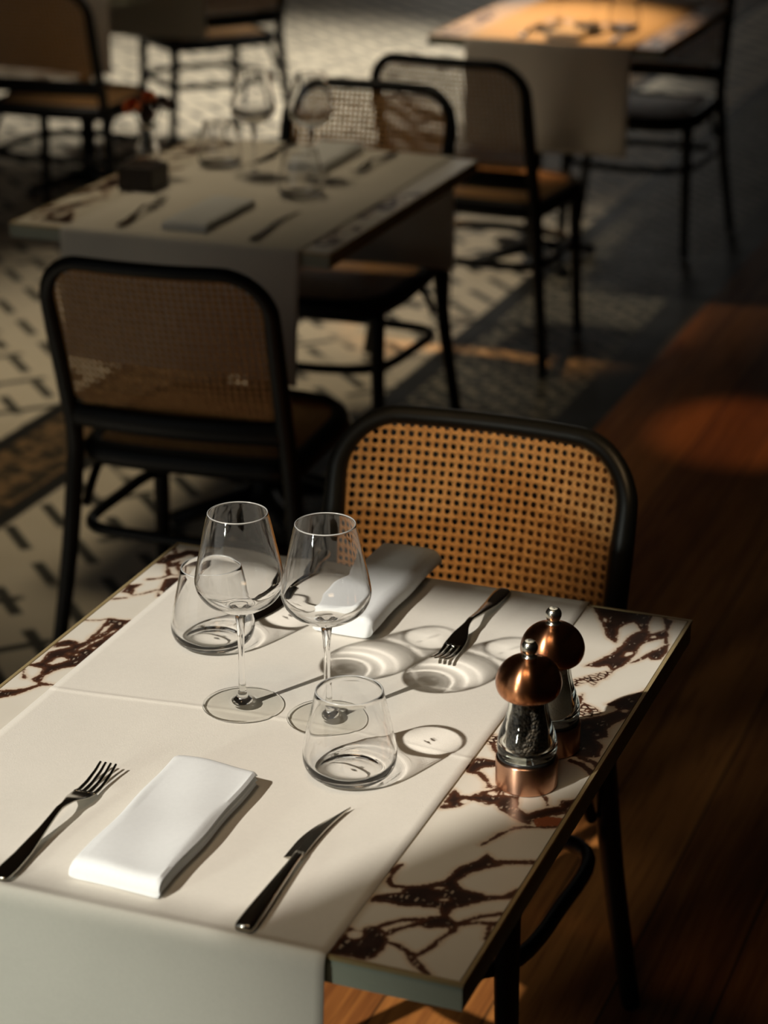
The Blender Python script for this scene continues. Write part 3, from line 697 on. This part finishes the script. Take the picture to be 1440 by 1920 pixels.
# ------------------------------------------------------------------ glassware
def bez(pts, per=6): return [tuple(p) for p in spline(pts, per)]
def lip_faces(o, z):
    """whitens the lip faces, painting in the light that a rim catches"""
    o.data.materials.append(M['lip'])
    for p in o.data.polygons:
        if p.center.z > z: p.material_index = 1
def wine_glass(label, loc, group):
    outer = [(0.0, 0.0036), (0.010, 0.0036), (0.018, 0.0028), (0.026, 0.0019), (0.036, 0.0010), (0.043, 0.0004), (0.0450, 0.0005), (0.0457, 0.0013), (0.0448, 0.0019)]
    foot = bez([(0.0448, 0.0019), (0.036, 0.0027), (0.026, 0.0036), (0.018, 0.0047), (0.013, 0.0066), (0.0085, 0.0100), (0.0052, 0.016), (0.0039, 0.030), (0.0036, 0.055), (0.0040, 0.085), (0.0054, 0.105), (0.0078, 0.1145), (0.0150, 0.1185), (0.0280, 0.1235), (0.0395, 0.1315), (0.0466, 0.1412), (0.0496, 0.1520), (0.0488, 0.1620), (0.0462, 0.1760), (0.0410, 0.2000), (0.0368, 0.2200), (0.0334, 0.2332)])
    lip = [(0.0333, 0.2336), (0.0330, 0.2339), (0.0327, 0.2340), (0.0324, 0.2339), (0.0321, 0.2336), (0.0320, 0.2332)]
    inner = bez([(0.0320, 0.2332), (0.0354, 0.2200), (0.0396, 0.2000), (0.0448, 0.1760), (0.0473, 0.1620), (0.0481, 0.1525), (0.0451, 0.1428), (0.0382, 0.1338), (0.0268, 0.1258), (0.0140, 0.1212), (0.0, 0.1200)])
    o = lathe('wine_glass', outer + foot[1:] + lip + inner[1:], M['glass'], None, 72); o.location = loc
    lip_faces(o, 0.23325)
    o.data.materials.append(M['thin_glass'])              # the flat foot is too thin to bend light
    for p in o.data.polygons:
        c = p.center
        if c.z < 0.0052 and 0.0135 < math.hypot(c.x, c.y) < 0.0440: p.material_index = 2
    return tag(o, label, 'wine glass', group)
def tumbler(label, loc, group):
    outer = [(0.0, 0.0030), (0.014, 0.0027), (0.026, 0.0018), (0.033, 0.0007), (0.0355, 0.0003), (0.0375, 0.0008)]
    wall = bez([(0.0375, 0.0008), (0.0445, 0.0055), (0.0488, 0.0130), (0.0502, 0.0230), (0.0480, 0.0400), (0.0430, 0.0640), (0.0360, 0.0968)])
    lip = [(0.03585, 0.0972), (0.0356, 0.0975), (0.0352, 0.0976), (0.0348, 0.0975), (0.03445, 0.0972), (0.0343, 0.0968)]
    inner = bez([(0.0343, 0.0968), (0.0412, 0.0640), (0.0462, 0.0400), (0.0484, 0.0238), (0.0464, 0.0155), (0.0410, 0.0098), (0.0300, 0.0072), (0.0150, 0.0066), (0.0, 0.0065)])
    o = lathe('water_tumbler', outer + wall[1:] + lip + inner[1:], M['glass'], None, 72); o.location = loc
    lip_faces(o, 0.0969)
    return tag(o, label, 'tumbler', group)
ZC = 0.7534
wg = wine_glass('clear wine glass left of its pair on the nearest table, before a tumbler', (-0.416, 0.435, ZC), 'wine glasses on the nearest table')
def copy1(src, loc, label, group, rz=0.0):
    o = src.copy(); COL.objects.link(o); o.location = loc; o.rotation_euler = (0, 0, rz); o['label'] = label; o['group'] = group
    return o
copy1(wg, (-0.314, 0.439, ZC), 'clear wine glass beside the white napkin, right of the two on the nearest table', 'wine glasses on the nearest table')
tb = tumbler('stemless tumbler in front of the right wine glass, with a long shadow beside it', (-0.243, 0.330, ZC), 'tumblers on the nearest table')
copy1(tb, (-0.520, 0.578, ZC), 'stemless tumbler standing behind the left wine glass of the nearest table', 'tumblers on the nearest table')
g2 = [copy1(wg, (T2[0] - 0.405, T2[1] + 0.545, ZC), 'blurred wine glass on the middle table, left of its pair', 'wine glasses on the middle table'),
      copy1(wg, (T2[0] - 0.275, T2[1] + 0.56, ZC), 'blurred wine glass on the middle table in front of the cane chair back', 'wine glasses on the middle table'),
      copy1(tb, (T2[0] - 0.24, T2[1] + 0.42, ZC), 'blurred tumbler on the middle table, nearest to its knife', 'tumblers on the middle table'),
      copy1(tb, (T2[0] - 0.525, T2[1] + 0.62, ZC), 'blurred tumbler on the middle table near its far edge', 'tumblers on the middle table')]
g3 = [copy1(wg, (T3[0] - 0.42, T3[1] + 0.36, ZC), 'faint wine glass on the left of the far orange lit table', 'glasses on the far table'),
      copy1(wg, (T3[0] - 0.30, T3[1] + 0.34, ZC), 'faint wine glass in the middle of the far orange lit table', 'glasses on the far table'),
      copy1(tb, (T3[0] - 0.20, T3[1] + 0.31, ZC), 'faint tumbler with a bright glint on the far orange lit table', 'glasses on the far table')]

# ------------------------------------------------------------------ cutlery
def loft(sections, n=12):
    """sections: (y, xc, zc, half width, half thickness) -> closed rounded bar along y"""
    V, F = [], []
    for y, xc, zc, hw, ht in sections:
        for k in range(n):
            q = 2*math.pi*k/n; cx, cz = math.cos(q), math.sin(q)
            V.append((xc + hw*math.copysign(abs(cx)**0.7, cx), y, zc + ht*math.copysign(abs(cz)**0.7, cz)))
    m = len(sections)
    for i in range(m - 1):
        for k in range(n):
            l = (k + 1) % n; F.append((i*n + k, i*n + l, (i + 1)*n + l, (i + 1)*n + k))
    F.append(tuple(reversed(range(n)))); F.append(tuple((m - 1)*n + k for k in range(n)))
    return V, F
def fork(label, loc, rz, group):
    r = thing('table_fork', label, 'fork', loc, rz, group)
    zc = [(0.0, 0.0035), (0.05, 0.0045), (0.09, 0.0095), (0.125, 0.0150), (0.150, 0.0125), (0.168, 0.0070), (0.19, 0.0030), (0.205, 0.0035), (0.225, 0.0075), (0.235, 0.0115)]
    Z = lambda y: float(np.interp(y, [a for a, b in zc], [b for a, b in zc]))
    wd = [(0, 0.0075), (0.004, 0.0098), (0.02, 0.0106), (0.055, 0.0085), (0.09, 0.0050), (0.115, 0.0036), (0.135, 0.0036), (0.148, 0.0062), (0.160, 0.0105), (0.172, 0.0125), (0.184, 0.0130)]
    Wd = lambda y: float(np.interp(y, [a for a, b in wd], [b for a, b in wd]))
    th = lambda y: float(np.interp(y, [0, 0.09, 0.13, 0.16, 0.184], [0.0021, 0.0022, 0.0020, 0.0011, 0.0009]))
    ys = list(np.concatenate([[0, 0.002, 0.005], np.linspace(0.012, 0.184, 34)]))
    v, f = loft([(y, 0, Z(y), Wd(y), th(y)) for y in ys]); fix_normals(mesh_obj('handle', v, f, M['steel'], r))
    for k in range(4):
        x0 = (k - 1.5)*0.0068
        v, f = loft([(y, x0*(1 - 0.10*(y - 0.18)/0.05), Z(y), 0.0026*(1 - 0.45*max(0, (y - 0.182)/0.053)), 0.0010) for y in np.linspace(0.180, 0.236, 14)], 8)
        fix_normals(mesh_obj('tine', v, f, M['steel'], r))
    return r
def knife(label, loc, rz, group):
    r = thing('table_knife', label, 'knife', loc, rz, group)
    wd = [(0, 0.0085), (0.004, 0.0102), (0.03, 0.0098), (0.08, 0.0072), (0.125, 0.0050), (0.146, 0.0048)]
    hs = [(y, 0.0, 0.0045, float(np.interp(y, [a for a, b in wd], [b for a, b in wd])), 0.0042 - 0.012*max(0, y - 0.02)) for y in np.concatenate([[0, 0.002, 0.005], np.linspace(0.015, 0.146, 24)])]
    v, f = loft(hs, 16); fix_normals(mesh_obj('handle', v, f, M['steel'], r))
    # blade: notch at its root, belly on the left, spine curving over to a point at the right
    ys = np.linspace(0.138, 0.252, 40); V, F = [], []
    for y in ys:
        t = (y - 0.138)/0.114
        right = 0.0050 + 0.010*t**2.6 if t < 1 else 0.015
        left = -0.0145 + 0.004*t + 0.0255*max(0, t - 0.25)**1.9*1.73
        left = min(left, right - 0.0004)
        zt = 0.0042 - 0.001*t
        V += [(left, y, 0.0012), ((left + right)/2, y, zt), (right, y, zt), (right, y, 0.0010), ((left + right)/2, y, 0.0010)]
    for i in range(len(ys) - 1):
        for k in range(5):
            l = (k + 1) % 5; F.append((i*5 + k, i*5 + l, (i + 1)*5 + l, (i + 1)*5 + k))
    F.append((0, 1, 2, 3, 4)); F.append(tuple((len(ys) - 1)*5 + k for k in range(5)))
    o = fix_normals(mesh_obj('blade', V, F, M['steel'], r, False))
    return r
CUT = 'cutlery on the nearest table'
ZT = 0.7532
fk = fork('dark steel fork left of the near white napkin, tines pointing away', (-0.478, 0.002, ZT), R(1), CUT)
kn = knife('steel knife right of the near napkin, with a notched curved blade', (-0.2185, 0.004, ZT), R(2), CUT)
dup(fk, (-0.2405, 0.858 - 0.015, ZT), R(179), 'shaded steel fork on the far side of the nearest table, tines facing the camera', CUT)
dup(kn, (-0.497, 0.872, ZT), R(180), 'dark knife seen between and through the two wine glasses', CUT)
CUT2 = 'cutlery on the middle table'
dup(kn, (T2[0] - 0.176, T2[1] + 0.03, ZT), R(4), 'blurred knife near the front right of the middle table', CUT2)
dup(fk, (T2[0] - 0.475, T2[1] + 0.035, ZT), R(4), 'dark blurred fork at the front left of the middle table', CUT2)
dup(fk, (T2[0] - 0.195, T2[1] + 0.865, ZT), R(178), 'small blurred fork at the far right of the middle table', CUT2)
dup(kn, (T2[0] - 0.46, T2[1] + 0.89, ZT), R(182), 'dark blurred knife at the far left of the middle table', CUT2)
CUT3 = 'cutlery on the far table'
dup(kn, (T3[0] - 0.16, T3[1] + 0.03, ZT), R(2), 'knife at the front right of the far orange lit table', CUT3)
dup(fk, (T3[0] - 0.44, T3[1] + 0.03, ZT), R(2), 'fork at the front left of the far orange lit table', CUT3)

# ------------------------------------------------------------------ napkins
def napkin(label, loc, rz, w, l, h, group, layers=4, seed=0, wedge=0.0):
    """folded cloth: stacked soft layers, rounded fold along the near and left sides"""
    rr = np.random.default_rng(seed); V, F = [], []
    nu, nl = 26, 44
    # one closed section in the x-z plane (rounded on the left, stepped layers on the right), lofted along y
    sec = []
    for a in np.linspace(-90, 90, 11): sec.append((-w/2 + h/2 - h/2*math.cos(R(a)), h/2 + h/2*math.sin(R(a)), 1))
    for u in np.linspace(-w/2 + h/2, w/2 - 0.006, nu)[1:]: sec.append((u, h, 2))
    for k in range(layers):
        zt = h*(1 - k/layers); zb = h*(1 - (k + 1)/layers); o = 0.0008*rr.uniform(-1, 1); g = 0.0024
        sec += [(w/2 - 0.003 + o, zt - (zt - zb)*0.12, 3), (w/2 + o, (zt + zb)/2, 3), (w/2 - 0.003 + o, zb + (zt - zb)*0.12, 3)]
        if k < layers - 1: sec.append((w/2 - 0.003 - g*2.2, zb, 3))
    for u in np.linspace(w/2 - 0.006, -w/2 + h/2, 8)[:-1]: sec.append((u, 0.0, 0))
    n = len(sec); p = rr.uniform(0, 6, 6)
    ys = np.concatenate([[0.0, 0.0008, 0.0025, 0.006], np.linspace(0.012, l - 0.010, nl), [l - 0.005, l - 0.002, l]])
    for y in ys:
        e = min(y, 0.010)/0.010; e = math.sqrt(max(0, 1 - (1 - e)**2)); e2 = min(l - y, 0.006)/0.006; e2 = math.sqrt(max(0, 1 - (1 - e2)**2))
        sq = 0.38 + 0.62*min(e, 0.6 + 0.4*e2)
        for x, z, k in sec:
            zz = z*sq*(1 + wedge*(y/l - 0.5))
            xx = x + 0.0009*math.sin(y*21 + p[0]) + 0.0008*math.sin(y*60 + p[1])
            if k == 2: zz += 0.0009*math.sin(x*70 + y*26 + p[2]) + 0.0011*math.sin(y*38 - x*31 + p[3])
            yy = y + 0.0035*math.sin(x*24 + p[4])
            V.append((xx, yy, max(zz, 0.0)))
    m = len(ys)
    for i in range(m - 1):
        for k in range(n):
            q = (k + 1) % n; F.append((i*n + k, i*n + q, (i + 1)*n + q, (i + 1)*n + k))
    F.append(tuple(reversed(range(n)))); F.append(tuple((m - 1)*n + k for k in range(n)))
    o = fix_normals(mesh_obj('folded_napkin', V, F, M['napkin'], None)); o.data.set_sharp_from_angle(angle=R(42)); o.location = loc; o.rotation_euler = (0, 0, rz)
    return tag(o, label, 'napkin', group)
napkin('white folded napkin at the near place, between the fork and the knife', (-0.3685, 0.030, ZT), R(0.5), 0.100, 0.238, 0.020, 'napkins on the nearest table', 3, 1)
napkin('white folded napkin half in shade behind the right wine glass, its layers showing', (-0.3820, 0.892, ZT + 0.0008), R(180), 0.080, 0.240, 0.027, 'napkins on the nearest table', 4, 2)
napkin('blurred napkin on the near side of the middle table', (T2[0] - 0.34, T2[1] + 0.05, ZT), R(0), 0.10, 0.24, 0.018, 'napkins on the middle table', 3, 3)
napkin('blurred napkin on the far side of the middle table by the cane chair', (T2[0] - 0.32, T2[1] + 0.86, ZT), R(180), 0.10, 0.24, 0.024, 'napkins on the middle table', 3, 4)
napkin('napkin on the far orange lit table, beside its glasses', (T3[0] - 0.31, T3[1] + 0.02, ZT), R(0), 0.10, 0.24, 0.02, 'napkins on the far table', 3, 5)

# ------------------------------------------------------------------ mills
def mill(name, label, loc, filling, letter):
    r = thing(name, label, 'mill', loc, 0, 'copper topped mills')
    bev = [(0.0318, 0.0), (0.0328, 0.0008), (0.0330, 0.0025), (0.0330, 0.0300), (0.0324, 0.0314), (0.0312, 0.0318)]
    lathe('base_ring', [(0.0, 0.0)] + bev + [(0.0, 0.0318)], M['copper_ring'], r, 72)
    lathe('collar', [(0.0, 0.0319), (0.0305, 0.0319), (0.0310, 0.0335), (0.0303, 0.0352), (0.0, 0.0352)], M['dark_ring'], r, 56)
    body = bez([(0.0296, 0.0354), (0.0312, 0.0395), (0.0316, 0.0470), (0.0303, 0.0560), (0.0272, 0.0660), (0.0238, 0.0760), (0.0214, 0.0860), (0.0204, 0.0950), (0.0204, 0.1015)])
    cav = bez([(0.0172, 0.1015), (0.0172, 0.0950), (0.0180, 0.0860), (0.0200, 0.0760), (0.0222, 0.0660), (0.0236, 0.0560), (0.0240, 0.0480), (0.0225, 0.0420)])
    lathe('body', [(0.0, 0.0354)] + body + cav + [(0.0, 0.0420)], M['acrylic'], r, 72)
    fill = bez([(0.0219, 0.0426), (0.0234, 0.0480), (0.0230, 0.0560), (0.0216, 0.0660), (0.0194, 0.0760), (0.0174, 0.0860), (0.0166, 0.0930)])
    lathe('filling', [(0.0, 0.0426)] + fill + [(0.010, 0.0955), (0.0, 0.0965)], M[filling], r, 40)
    dome = bez([(0.0225, 0.1020), (0.0290, 0.1040), (0.0330, 0.1095), (0.0346, 0.1165), (0.0340, 0.1235), (0.0312, 0.1310), (0.0265, 0.1375), (0.0200, 0.1425), (0.0110, 0.1455), (0.0070, 0.1460)])
    lathe('cap', [(0.0, 0.1020)] + dome + [(0.0, 0.1462)], M['copper'], r, 72)
    k = lathe('knob', [(0.0, 0.1463), (0.0080, 0.1463), (0.0082, 0.1475), (0.0060, 0.1484), (0.0052, 0.1500)] + bez([(0.0052, 0.1500), (0.0072, 0.1520), (0.0086, 0.1560), (0.0084, 0.1600), (0.0066, 0.1632), (0.0052, 0.1642)])[1:] + [(0.0, 0.1643)], M['knob_steel'], r, 40)
    lathe('marker', [(0.0, 0.1643), (0.0046, 0.1643), (0.0046, 0.1646), (0.0, 0.1646)], M['disc'], k, 24)
    cu = bpy.data.curves.new('letter', 'FONT'); cu.body = letter; cu.size = 0.0075; cu.align_x = 'CENTER'; cu.align_y = 'CENTER'; cu.extrude = 0.0001
    tmp = bpy.data.objects.new('letter', cu); COL.objects.link(tmp)
    me = bpy.data.meshes.new_from_object(tmp.evaluated_get(bpy.context.evaluated_depsgraph_get())); bpy.data.objects.remove(tmp)
    lo = bpy.data.objects.new('letter', me); COL.objects.link(lo); me.materials.clear(); me.materials.append(M['letter']); lo.parent = k
    lo.location = (0, 0, 0.1648); lo.rotation_euler = (0, 0, -YAW)
    lo.rotation_euler = (0, 0, R(21))
    return r
mill('pepper_mill', 'clear pepper mill with copper cap, dark peppercorns inside, in front of its twin', (-0.063, 0.381, 0.7506), 'pepper', 'P')
mill('salt_mill', 'copper capped salt mill with pale filling, behind the pepper mill', (-0.0645, 0.4690, 0.7506), 'salt', 'S')

# ------------------------------------------------------------------ flowers on the middle table
VX, VY = T2[0] - 0.60, T2[1] + 0.40
bxr = box('wooden_box', -0.042, 0.042, -0.042, 0.042, 0, 0.052, M['box'], None, 0.004); bxr.location = (VX + 0.012, VY - 0.035, 0.7530)
tag(bxr, 'dark square box standing in front of the flower vase on the middle table', 'box')
va = thing('flower_vase', 'small glass vase of orange flowers at the left edge of the middle table', 'vase', (VX - 0.022, VY + 0.055, 0.7530)); va.scale = (0.74, 0.74, 0.72)
lathe('vessel', [(0.0, 0.0), (0.034, 0.0), (0.037, 0.003), (0.037, 0.08), (0.034, 0.105), (0.022, 0.13), (0.020, 0.15), (0.0235, 0.162), (0.0215, 0.162), (0.0182, 0.15), (0.0200, 0.13), (0.031, 0.104), (0.0345, 0.08), (0.0345, 0.006), (0.0, 0.006)], M['glass'], va, 40)
for k, (dx, dy, dz, rr_, c) in enumerate(((-0.035, -0.02, 0.215, 0.028, 'petal'), (0.012, 0.0, 0.245, 0.024, 'petal'), (0.048, 0.012, 0.225, 0.03, 'leaf'), (0.02, -0.03, 0.20, 0.026, 'leaf'), (-0.005, 0.035, 0.225, 0.026, 'leaf'))):
    V, F = [], []
    st = tube('stem', spline([(dx*0.15, dy*0.15, 0.008), (dx*0.35, dy*0.35, 0.12), (dx*0.8, dy*0.8, dz - 0.03), (dx, dy, dz - 0.008)], 5), 0.0017, M['stem'], va, n=6)
    pr = []
    for j in range(26):                                   # petals round a ball
        u = (j + 0.5)/26; ph = math.acos(1 - 1.55*u); thh = j*2.39996
        d = Vector((math.sin(ph)*math.cos(thh), math.sin(ph)*math.sin(thh), math.cos(ph))); s1 = d.orthogonal().normalized(); s2 = d.cross(s1)
        c0 = Vector((dx, dy, dz)) + d*rr_*0.35; q = rr_*0.42
        a = [c0 - s1*q*0.4, c0 + d*rr_*0.45 - s1*q + s2*0.0, c0 + d*rr_*0.7 + s2*q*0.3, c0 + d*rr_*0.45 + s1*q, c0 + s1*q*0.4, c0 + d*rr_*0.3 + s2*q*0.7]
        n0 = len(V); V += a; F += [(n0, n0 + 1, n0 + 5), (n0 + 1, n0 + 2, n0 + 5), (n0 + 2, n0 + 3, n0 + 5), (n0 + 3, n0 + 4, n0 + 5), (n0 + 4, n0, n0 + 5)]
    bl = mesh_obj('blossom', V, F, M[c], st, True); bl['kind'] = 'stuff'

# ------------------------------------------------------------------ glass that throws bright rims of light
for o in bpy.data.objects:
    if o.type == 'MESH' and o.data.materials and o.data.materials[0] in (M['glass'], M['acrylic']): o.cycles.is_caustics_caster = True
    if o.name.split('.')[0] in ('table_runner', 'tabletop', 'folded_napkin', 'filling', 'base_ring'): o.cycles.is_caustics_receiver = True

# ------------------------------------------------------------------ scene units: everything above is in metres, one scene unit is 10 cm
for o in bpy.data.objects:
    if o.parent is None and o.type in ('MESH', 'EMPTY'): o.location = o.location*U; o.scale = o.scale*U
